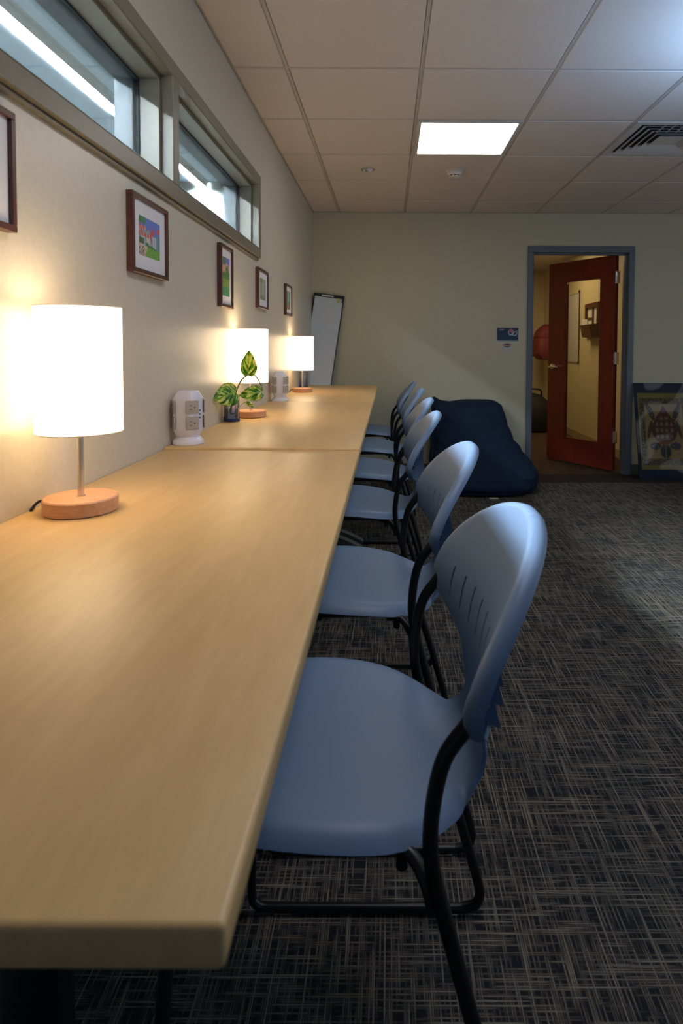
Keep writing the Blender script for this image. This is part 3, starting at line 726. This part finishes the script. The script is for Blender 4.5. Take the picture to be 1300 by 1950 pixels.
def garden(u, v):
    g = noise.noise(Vector((u*22, v*26, 7))); k = noise.noise(Vector((u*7, v*9, 1)))
    c = (.20, .20, .60) if v > .86-.12*abs(u-.5) else (.62, .36, .28)
    if v > .8 and u < .45: c = (.12, .22, .12)
    if v < .60+.28*max(0, .35-abs(u-.66))*2.2+.08*k: c = (.07, .18, .05) if g < 0 else (.14, .28, .07)
    if v < .45: c = (.30, .36, .06) if g > .05 else (.16, .30, .06)
    if v < .22: c = (.06, .26, .10) if g > 0 else (.10, .34, .14)
    return c
def pale(u, v):
    g = noise.noise(Vector((u*16, v*20, 3))); c = (.30, .35, .24) if g > 0 else (.38, .42, .30)
    if abs(u-.55) < .16*(.9-v)+.04 and v > .3: c = (.52, .50, .38)
    if v < .22: c = (.22, .26, .17) if g > -.1 else (.42, .40, .30)
    if v > .8 and u < .5: c = (.22, .30, .18)
    return c
def trees(u, v):
    g = noise.noise(Vector((u*18, v*14, 9))); c = (.10, .26, .14) if g > 0 else (.18, .36, .22)
    if abs(u-.5) < .13 and v > .45: c = (.46, .50, .42)
    if abs(u-.22) < .04 or abs(u-.8) < .035: c = (.12, .10, .06)
    if v < .22: c = (.24, .28, .12) if g > 0 else (.34, .16, .12)
    return c
def bluehint(u, v): return (.45, .52, .60) if v > .5 else (.22, .30, .42)
def picture(label, y0, y1, z0, z1, art, aw, ah, fwid=.0135, dz=0):
    t = thing('picture_frame', label, 'framed picture', (XW, (y0+y1)/2, (z0+z1)/2), 0, 'small framed prints on the left wall')
    a, b, D = (y1-y0)/2, (z1-z0)/2, .0195
    m = MB()
    for (ya, yb, za, zb) in ((-a, a, -b, -b+fwid), (-a, a, b-fwid, b), (-a, -a+fwid, -b+fwid, b-fwid), (a-fwid, a, -b+fwid, b-fwid)):
        m.box((0.0, ya, za), (D, yb, zb), .0012, 1)
    m.build('frame', 'cherry', t)
    MB().box((.001, -a+fwid*.8, -b+fwid*.8), (.0115, a-fwid*.8, b-fwid*.8)).build('mat_board', 'mat_board', t, smooth=False)
    painted('print', ((.0122, -aw/2, -ah/2+dz), (0, aw, 0), (0, 0, ah)), 44, 44, art, t)
    return t
picture('cherry-framed print at the left photo edge, showing mostly white mat', .872, 1.140, 1.398, 1.618, bluehint, .17, .135, dz=0)
picture('cherry-framed watercolour of red-roofed buildings and lawn, above the nearer outlet tower', 1.653, 1.918, 1.393, 1.613, campus, .152, .110)
picture('cherry-framed upright garden print, above the second lamp', 2.52, 2.712, 1.357, 1.621, garden, .105, .165)
picture('cherry-framed pale green print, second picture from the whiteboard', 3.24, 3.505, 1.400, 1.617, pale, .15, .118)
picture('smallest cherry-framed green tree print, nearest the whiteboard', 4.11, 4.36, 1.408, 1.622, trees, .135, .125)

# ------------------------------------------------------------------ whiteboard leaning in the corner
TL, TR, BL, BR = [Vector(q) for q in ((-.695, 5.62, 1.697), (-.413, 5.62, 1.660), (-.395, 5.36, .052), (-.113, 5.36, .012))]
ux = (TR-TL).normalized(); vy = (TL-BL).normalized(); vy = (vy-ux*vy.dot(ux)).normalized(); nz = ux.cross(vy)
Wb = (TR-TL).length; Hb = 1.66
wbt = thing('whiteboard', 'tall narrow black-framed whiteboard leaning in the far left corner', 'whiteboard', (0, 0, 0))
Mb = Matrix((ux, vy, nz)).transposed().to_4x4(); 
if nz.y > 0: pass
Mb.translation = TL - vy*Hb
wbt.matrix_world = Mb
s = -1 if nz.y > 0 else 1     # side that faces the room
m = MB()
for (a, b) in (((0, 0), (Wb, .016)), ((0, Hb-.030), (Wb, Hb)), ((0, .016), (.014, Hb-.030)), ((Wb-.009, .016), (Wb, Hb-.030))):
    m.box((a[0], a[1], -.010), (b[0], b[1], .010), .002, 1)
m.build('frame', 'wbframe', wbt)
MB().box((.012, .014, -.006), (Wb-.007, Hb-.028, .006)).build('writing_surface', 'wb', wbt, smooth=False)
MB().box((.075, Hb-.024, s*.0095), (.185, Hb-.010, s*.013)).build('paper_label', 'clear', wbt, smooth=False)
MB().box((Wb-.062, Hb-.070, s*.006), (Wb-.042, Hb-.030, s*.018), .003, 1).build('clip', 'yellowgreen', wbt)
MB().tube([(Wb-.04, Hb-.01, s*.012), (Wb-.016, Hb-.014, s*.018), (Wb-.012, Hb-.045, s*.018), (Wb-.016, Hb-.068, s*.014)], .005, 8, smooth=4).build('hook', 'black', wbt)

# ------------------------------------------------------------------ navy bean bag
def beanbag():
    keys = [  # z, xl, xr, yf, yb, n
        (0.00, .42, 1.20, 4.80, 5.50, 3.2), (.015, .37, 1.235, 4.755, 5.54, 3.0), (.06, .345, 1.255, 4.73, 5.57, 2.8), (.14, .35, 1.262, 4.75, 5.60, 2.8),
        (.22, .36, 1.235, 4.82, 5.62, 2.8), (.30, .365, 1.165, 4.93, 5.63, 3.0), (.40, .37, 1.105, 5.05, 5.63, 3.2), (.52, .385, 1.06, 5.17, 5.63, 3.6),
        (.62, .40, 1.035, 5.26, 5.63, 4.0), (.68, .405, 1.01, 5.34, 5.62, 4.0), (.71, .415, .97, 5.42, 5.60, 4.0), (.718, .47, .93, 5.48, 5.57, 3.0)]
    rings = []; N = 180; S = 110
    for i in range(S+1):
        z = keys[0][0]+(keys[-1][0]-keys[0][0])*(i/S)
        for a, b in zip(keys, keys[1:]):
            if a[0] <= z <= b[0]+1e-9:
                q = (z-a[0])/(b[0]-a[0]); k = [a[j]+(b[j]-a[j])*q for j in range(6)]
        ring = []
        for t in range(N):
            an = 2*PI*t/N; c, s_ = math.cos(an), math.sin(an); e = 2/k[5]
            x = (k[1]+k[2])/2+(k[2]-k[1])/2*math.copysign(abs(c)**e, c); y = (k[3]+k[4])/2+(k[4]-k[3])/2*math.copysign(abs(s_)**e, s_)
            # wrinkles
            p = Vector((x*2.2, y*1.5, z*6)); wn = noise.noise(p)*.020+noise.noise(p*2.7)*.009+noise.noise(Vector((x*3, y*2, z*16)))*.008
            cr_ = .012*math.exp(-((z-.30)/.03)**2)+.008*math.exp(-((z-.50+.1*(x-.7))/.02)**2)
            rd_ = noise.noise(Vector((x*3.1+z*1.5, y*2.0, z*5.5+7))); wn -= (.020 if s_ < -.3 else .003)*max(0, .16-abs(rd_))/.16; rd_ = noise.noise(Vector((x*6-z*3, y*4, z*4+20))); wn -= (.006 if s_ < -.3 else .002)*max(0, .12-abs(rd_))/.12
            x += c*wn; y += s_*(wn)+(-s_*cr_ if s_ < 0 else 0)
            y = min(y, YB-.02)
            zt = z
            if z > .60:   # sagging top with a pinched ear at the left
                zt += .042*math.exp(-((x-.40)/.05)**2)*(z-.60)/.118 - .020*math.exp(-((x-.55)/.09)**2)*(z-.60)/.118
            ring.append((x, y, max(zt, 0.001)))
        rings.append(ring)
    m = MB(); m.loft(rings)
    t = thing('bean_bag', 'large navy bean bag chair slumped against the back wall beside the doorway', 'bean bag', (0, 0, 0))
    o = m.build('cover', 'navy', t, ang=80)
    MB().tube([(.40, 5.40, .725), (.375, 5.28, .52), (.372, 5.10, .33), (.365, 4.90, .20), (.375, 4.80, .08)], .005, 8, smooth=8).build('side_seam', 'navy', t)
    MB().box((.80, 4.715, .001), (.87, 4.745, .006), .001, 1).build('care_label', 'clear', t)
    return t
beanbag()

# ------------------------------------------------------------------ framed turtle cloth leaning on the back wall
def turtle(u, v):
    X = u*2-1; px = X*510; py = 1860-v*1615      # centre 0, py as drawn down the sheet
    ax = abs(px); c = (.012, .022, .045)
    if py < 415 or py > 1700 or ax > 458: return c
    gn = noise.noise(Vector((u*40, v*60, 2))); fib = noise.noise(Vector((u*6, v*60, 8)))*.02
    c = (.20+fib, .165+fib, .035)
    if ax < 430 and 505 < py < 1620: c = (.055, .045, .03) if gn < .05 else (.16, .12, .05)
    if ax < 345 and 600 < py < 1520: c = (.20, .165, .05)
    if ax < 330 and 606 < py < 1514: c = (.27+fib, .19+fib, .075)
    def ell(x, y, a, b, rot=0):
        co, si = math.cos(rot), math.sin(rot); dx, dy = px-x, py-y
        return math.hypot((dx*co+dy*si)/a, (-dx*si+dy*co)/b)
    for sx in (-1, 1):
        e = ell(sx*235, 740, 48, 160, sx*.42)
        if e < 1: c = (.035, .040, .045) if gn < .2 else (.18, .11, .03)
        e = ell(sx*265, 1030, 30, 160, -sx*.28)
        if e < 1: c = (.06, .05, .03)
        e = ell(sx*185, 1310, 100, 62)
        if e < 1: c = (.030, .038, .05) if gn < .3 else (.14, .14, .14)
    if ell(0, 1400, 96, 112) < 1: c = (.022, .025, .03) if abs(px) > 6 else (.18, .16, .12)
    half = 235*max(0, math.sin(PI*min(1, max(0, (py-625)/(1310-625)))**1.45))**.8 if 625 < py < 1310 else 0
    if half and ax < half:
        c = (.085, .030, .020)
        if ax < half*.82: c = (.10, .04, .022) if gn < .15 else (.06, .022, .018)
        if ax < half*.72 and 830 < py < 1180 and abs(math.sin(px*.035)*math.cos(py*.03)) > .55: c = (.17, .13, .09)
        if py > 1230: c = (.22, .08, .05)
    return c
tb = thing('framed_cloth', 'blue-matted turtle cloth panel leaning on the back wall at the right edge', 'framed artwork', (0, 0, 0))
O = Vector((2.285, 5.44, .004)); eu = Vector((.515, 0, 0)); ev = Vector((.0, .19, .868)); 
painted('turtle_print', (O, eu, ev), 120, 150, turtle, tb, 'paint', thick=.012)
nn = eu.cross(ev).normalized()
m = MB()
Mx = Matrix((eu.normalized(), ev.normalized(), nn)).transposed().to_4x4(); Mx.translation = O
s2 = 1 if nn.y < 0 else -1
m.box((0, 0, s2*.0030), (eu.length, ev.length, s2*.0045)); bmesh.ops.transform(m.bm, matrix=Mx, verts=m.bm.verts)
m.build('glazing', 'film', tb, smooth=False)

# ------------------------------------------------------------------ ceiling fittings
a, c = GX0+T, GY0+T
cl = thing('ceiling_light', 'bright square ceiling light panel set in the tile grid', 'ceiling light', (a+T/2, c+T/2, H))
h = T/2-.010
m = MB()
for (xa, xb, ya, yb) in ((-h, h, -h, -h+.024), (-h, h, h-.024, h), (-h, -h+.024, -h+.024, h-.024), (h-.024, h, -h+.024, h-.024)): m.box((xa, ya, -.006), (xb, yb, .012), .002, 1)
m.build('frame', 'vent', cl)
MB().box((-h+.024, -h+.024, .000), (h-.024, h-.024, .006)).build('diffuser', 'diffuser', cl, smooth=False)
a = GX0+3*T
vt = thing('ceiling_vent', 'square metal air diffuser with angled louvres, at the right of the ceiling', 'vent', (a+T/2, c+T/2, H))
m = MB(); 
for (xa, xb, ya, yb) in ((-h, h, -h, -h+.045), (-h, h, h-.045, h), (-h, -h+.045, -h+.045, h-.045), (h-.045, h, -h+.045, h-.045)): m.box((xa, ya, -.004), (xb, yb, .010), .002, 1)
m.build('frame', 'vent', vt)
MB().box((-h+.04, -h+.04, .011), (h-.04, h-.04, .015)).build('plenum', 'gap', vt, smooth=False)
for k in range(5):
    r0 = h-.062-.038*k; r1 = r0-.030; m = MB(); zl, zh = -.003-.001*k, .0105
    o4 = [(-r0, -r0), (r0, -r0), (r0, r0), (-r0, r0)]; i4 = [(-r1, -r1), (r1, -r1), (r1, r1), (-r1, r1)]
    rings = [[(x, y, zl) for x, y in o4], [(x, y, zh) for x, y in i4], [(x*.985, y*.985, zh) for x, y in i4], [(x*.985, y*.985, zl-.0005) for x, y in o4], [(x, y, zl) for x, y in o4]]
    m.loft(rings, cap=False); m.build('louvre', 'vent', vt, smooth=False)
m = MB(); rc = .075
m.loft([[(-rc, -rc, -.004), (rc, -rc, -.004), (rc, rc, -.004), (-rc, rc, -.004)], [(-rc+.02, -rc+.02, .010), (rc-.02, -rc+.02, .010), (rc-.02, rc-.02, .010), (-rc+.02, rc-.02, .010)]]); m.build('centre_plate', 'vent', vt, smooth=False)
for s_ in (-1, 1):
    for k in range(-4, 5):      # short separator bars across the two widest louvre sides
        q = k*.055
        MB().box((q-.0025, min(s_*.115, s_*.235), .003), (q+.0025, max(s_*.115, s_*.235), .010)).build('vane_bar', 'vent', vt, smooth=False) if abs(q) < .12 else None
dl = thing('downlight', 'small round chrome recessed spotlight in the ceiling, left of the light panel', 'ceiling light', (-.155, 4.31, H-.001))
MB().lathe([(.052, 0), (.052, -.004), (.044, -.004), (.044, -.0005)], 40, capt=False).build('trim_ring', 'chrome', dl)
MB().lathe([(.0, -.0022), (.018, -.0022), (.043, -.0012), (.043, -.0004)], 32).build('reflector', 'chrome', dl)
MB().lathe([(.020, -.0025), (.020, -.009), (.012, -.014), (.0, -.015)], 24, c=(.016, 0, 0)).build('bulb', 'white_plastic', dl)
sd = thing('smoke_detector', 'round white smoke detector on the ceiling behind the light panel', 'smoke detector', (.459, 4.34, H-.001))
MB().lathe([(.062, 0), (.062, -.010), (.055, -.016), (.052, -.016)], 40).build('mounting_base', 'detector', sd)
MB().lathe([(.052, -.016), (.050, -.030), (.045, -.034)], 40).build('body', 'detector', sd)
MB().lathe([(.040, -.034), (.040, -.042)], 40, capb=False, capt=False).build('vents', 'gap', sd)
MB().lathe([(.046, -.042), (.044, -.047), (.030, -.053), (.0, -.055)], 40, capt=False).build('cap', 'detector', sd)
m = MB()
for k in range(10):
    an = 2*PI*k/10; m.box((.040, -.003, -.043), (.0455, .003, -.033), M=Matrix.Rotation(an, 4, 'Z'))
m.build('vent_posts', 'detector', sd, smooth=False)
sk = MB().lathe([(.043, 0), (.043, -.003), (.040, -.0045), (.0, -.005)], 40, capt=False).build('sprinkler_cover', 'detector', origin=(0, 0, 0))
sk.location = (.453, 4.865, H-.001); tag(sk, 'flat round cover plate on the ceiling between smoke detector and back wall', 'sprinkler cover')

# ------------------------------------------------------------------ chairs
def chair_shell(y_split, part):
    pass
SP = [  # spine: x, z, half width, lateral curve k
    (-.300, .535, .120, 0), (-.292, .548, .150, 0), (-.275, .558, .178, 0), (-.245, .566, .202, 0), (-.20, .570, .218, 0), (-.13, .568, .228, 0), (-.06, .563, .228, 0),
    (0.0, .556, .217, 0), (.045, .550, .192, 0), (.080, .547, .160, 0), (.108, .548, .132, .1), (.130, .556, .112, .3), (.144, .572, .102, .5), (.150, .595, .098, .7)]
def back_surface(y, z):
    """front surface x of the backrest at lateral y, height z"""
    zs = [.595, .64, .68, .71, .75, .80, .85, .90, .925]; xs_ = [.150, .146, .145, .147, .154, .170, .190, .210, .220]
    return float(np.interp(z, zs, xs_)) - (.75+.25*min(1, max(0, (z-.6)/.15)))*y*y
def back_half(z):
    if z < .745: return float(np.interp(z, [.595, .62, .645, .66, .672, .684, .698, .712, .728, .745], [.098, .098, .104, .112, .125, .150, .195, .226, .238, .241]))
    q = min(1, (z-.745)/.178); return .241*max(0.0, 1-q**2.0)**.5
def rolled(rows, loop_dir_back, depth=.018, outw=.006):
    return rows
def make_chair():
    t = thing('stacking_chair', '', 'chair', (0, 0, 0), 0, 'blue-grey chairs tucked under the tables')
    K = 14
    # seat
    sp_ = []
    for i in range(len(SP)-1):
        for k in range(3):
            q = k/3; p0, p1, p2, p3 = [np.array(SP[max(0, min(len(SP)-1, j))]) for j in (i-1, i, i+1, i+2)]
            sp_.append(.5*((2*p1)+(p2-p0)*q+(2*p0-5*p1+4*p2-p3)*q*q+(3*p1-p0-3*p2+p3)*q**3))
    sp_.append(np.array(SP[-1]))
    rows = []
    for x, z, wd, kk in sp_:
        row = []
        for k in range(-K, K+1):
            s = k/K; y = wd*math.sin(s*PI/2)/1.0; a = abs(s)
            edge = max(0, (abs(y)-(wd-.035))/.035)
            flat = 1 if x < .10 else max(0, 1-(x-.10)/.03)
            dish = .010*(y/.22)**2 if x < .1 else 0
            row.append(Vector((x-kk*y*y, y, z+dish-.022*edge**2.2*flat)))
        rows.append(row)
    m = MB(); m.grid(rows); o = m.build('seat', 'plastic', t, ang=60)
    md = o.modifiers.new('s', 'SOLIDIFY'); md.thickness = .007; md.offset = 0; apply_mods(o)
    o.data.shade_smooth(); o.data.set_sharp_from_angle(angle=math.radians(70))
    # backrest
    zsn = [.595, .61, .625, .64, .65, .66, .67, .68, .69, .70, .71, .72, .732, .745]+[.745+.178*math.sin(PI/2*q/22) for q in range(1, 22)]
    grid_ = []
    for z in zsn:
        wd = max(back_half(z), .03)
        grid_.append([Vector((back_surface(wd*k/K, z), wd*k/K, z)) for k in range(-K, K+1)])
    bm = bmesh.new(); V = [[bm.verts.new(p) for p in r] for r in grid_]
    for a, b in zip(V, V[1:]):
        for k in range(2*K): bm.faces.new((a[k], a[k+1], b[k+1], b[k]))
    # rolled rim round the wide part
    start = zsn.index(.68)
    loop = [V[i][0] for i in range(start, len(V))]+V[-1][1:-1]+[V[i][-1] for i in range(len(V)-1, start-1, -1)]
    n_ = len(loop); P = [v.co.copy() for v in loop]
    prev = loop
    cen = Vector((.16, 0, .78))
    for (ow, bk) in ((.0045, .0015), (.0075, .006), (.0085, .012), (.0075, .019), (.004, .0235)):
        new = []
        for i in range(n_):
            tg = (P[min(i+1, n_-1)]-P[max(i-1, 0)]).normalized()
            e = 1e-3; y, z = P[i].y, P[i].z
            gx = (back_surface(y+e, z)-back_surface(y-e, z))/(2*e); gz = (back_surface(y, z+e)-back_surface(y, z-e))/(2*e)
            nb = Vector((1, -gx, -gz)).normalized(); ou = tg.cross(nb).normalized()
            if ou.dot(P[i]-cen) < 0: ou = -ou
            fade = min(1, (i+1)/4, (n_-i)/4)*.55+.45
            new.append(bm.verts.new(P[i]+ou*ow+nb*bk*fade))
        for i in range(n_-1): bm.faces.new((prev[i], prev[i+1], new[i+1], new[i]))
        prev = new
    bmesh.ops.recalc_face_normals(bm, faces=bm.faces)
    me = bpy.data.meshes.new('backrest'); bm.to_mesh(me); bm.free(); me.materials.append(MT['plastic'])
    bo = bpy.data.objects.new('backrest', me); COL.objects.link(bo); bo.parent = t
    md = bo.modifiers.new('s', 'SOLIDIFY'); md.thickness = .005; md.offset = 0
    # slots
    m = MB(); ysl = [-.1725+.345*k/7 for k in range(8)]
    for y in ysl:
        zc = .742; x = back_surface(y, zc); m.box((x-.03, y-.0028, zc-.031), (x+.03, y+.0028, zc+.031), .0018, 1)
    cut = m.build('cut', 'plastic', None, smooth=False)
    bd = bo.modifiers.new('b', 'BOOLEAN'); bd.object = cut; bd.operation = 'DIFFERENCE'; bd.solver = 'EXACT'
    apply_mods(bo); bpy.data.objects.remove(cut)
    bo.data.shade_smooth(); bo.data.set_sharp_from_angle(angle=math.radians(60))
    # ribs behind the slots
    for y in ysl:
        m = MB(); rows = []
        for q in range(9):
            u = q/8; z = .795-.105*u; x = back_surface(y, z)+.002; dpt = .002+.030*u**1.2
            rows.append([(x, y-.0015, z), (x, y+.0015, z), (x+dpt, y+.0015, z-.010*u), (x+dpt, y-.0015, z-.010*u)])
        m.loft(rows).build('rib', 'fin', bo, smooth=False)
    # tubular frames
    for s in (-1, 1):
        up = [(.118, .233, .752), (.098, .235, .722), (.070, .235, .680), (.056, .235, .612), (.056, .237, .551), (.072, .240, .484), (.089, .244, .423), (.114, .249, .335), (.145, .254, .235), (.178, .259, .120)]
        crv = [(.193, .262, .065), (.196, .263, .040), (.186, .264, .020), (.160, .264, .0125)]
        run = [(.0, .264, .0125), (-.24, .264, .0125)]
        c2 = [(-.262, .264, .014), (-.276, .263, .024), (-.281, .262, .045)]
        fr = [(-.279, .258, .15), (-.274, .250, .35), (-.270, .225, .480), (-.262, .205, .522), (-.240, .19, .535), (-.10, .185, .540), (-.01, .188, .540), (.03, .203, .534), (.050, .226, .515), (.059, .2370, .488)]
        pts = [(x, s*y, z) for x, y, z in up+crv]
        m = MB(); m.tube(pts, .0102, 12, smooth=5)
        m.build('rear_leg', 'black', t)
        m = MB(); m.tube([(.160, s*.264, .0125)]+[(x, s*y, z) for x, y, z in run], .0090, 12)
        m.tube([(x, s*y, z) for x, y, z in [(-.24, .264, .0125)]+c2+fr[:4]], .0090, 12, smooth=5)
        m.build('front_leg', 'black', t)
        m = MB(); m.tube([(x, s*y, z) for x, y, z in fr[2:]], .0088, 12, smooth=5); m.build('seat_rail', 'black', t)
        for xa in (.115, -.235): m = MB(); m.box((xa, s*.264-.007, .0005), (xa+.035, s*.264+.007, .004), .001, 1); m.build('glide', 'chrome', t)
        for xa in (-.005, -.2): m = MB(); m.box((xa, min(s*.15, s*.20), .526), (xa+.04, max(s*.15, s*.20), .548), .004, 1); m.build('seat_mount', 'black', t)
    m = MB(); m.tube([(-.10, -.187, .538), (-.10, .187, .538)], .008, 10); m.build('cross_tube', 'black', t); m = MB(); m.tube([(.02, -.206, .519), (.02, .206, .519)], .008, 10); m.build('cross_tube', 'black', t)
    return t
ch = make_chair()
info = [(0.0, .960, 'blue-grey plastic chair nearest the camera, largest in the row', 0),
        (-.002, 1.635, 'second blue-grey plastic chair from the camera, beside the first table joint', .02),
        (-.028, 2.46, 'third blue-grey plastic chair from the camera, ribs visible beside the navy bean bag', 0),
        (-.010, 3.13, 'fourth blue-grey plastic chair from the camera, its top edge left of the bean bag corner', 0),
        (-.013, 3.88, 'fifth blue-grey plastic chair from the camera, second from the back wall', 0),
        (-.030, 4.62, 'farthest blue-grey plastic chair, last in the row before the back wall', 0)]
for i, (x, y, lb, rz) in enumerate(info):
    o = ch if i == 0 else dup(ch)
    o.location = (x, y, 0); o.rotation_euler[2] = rz; o['label'] = lb
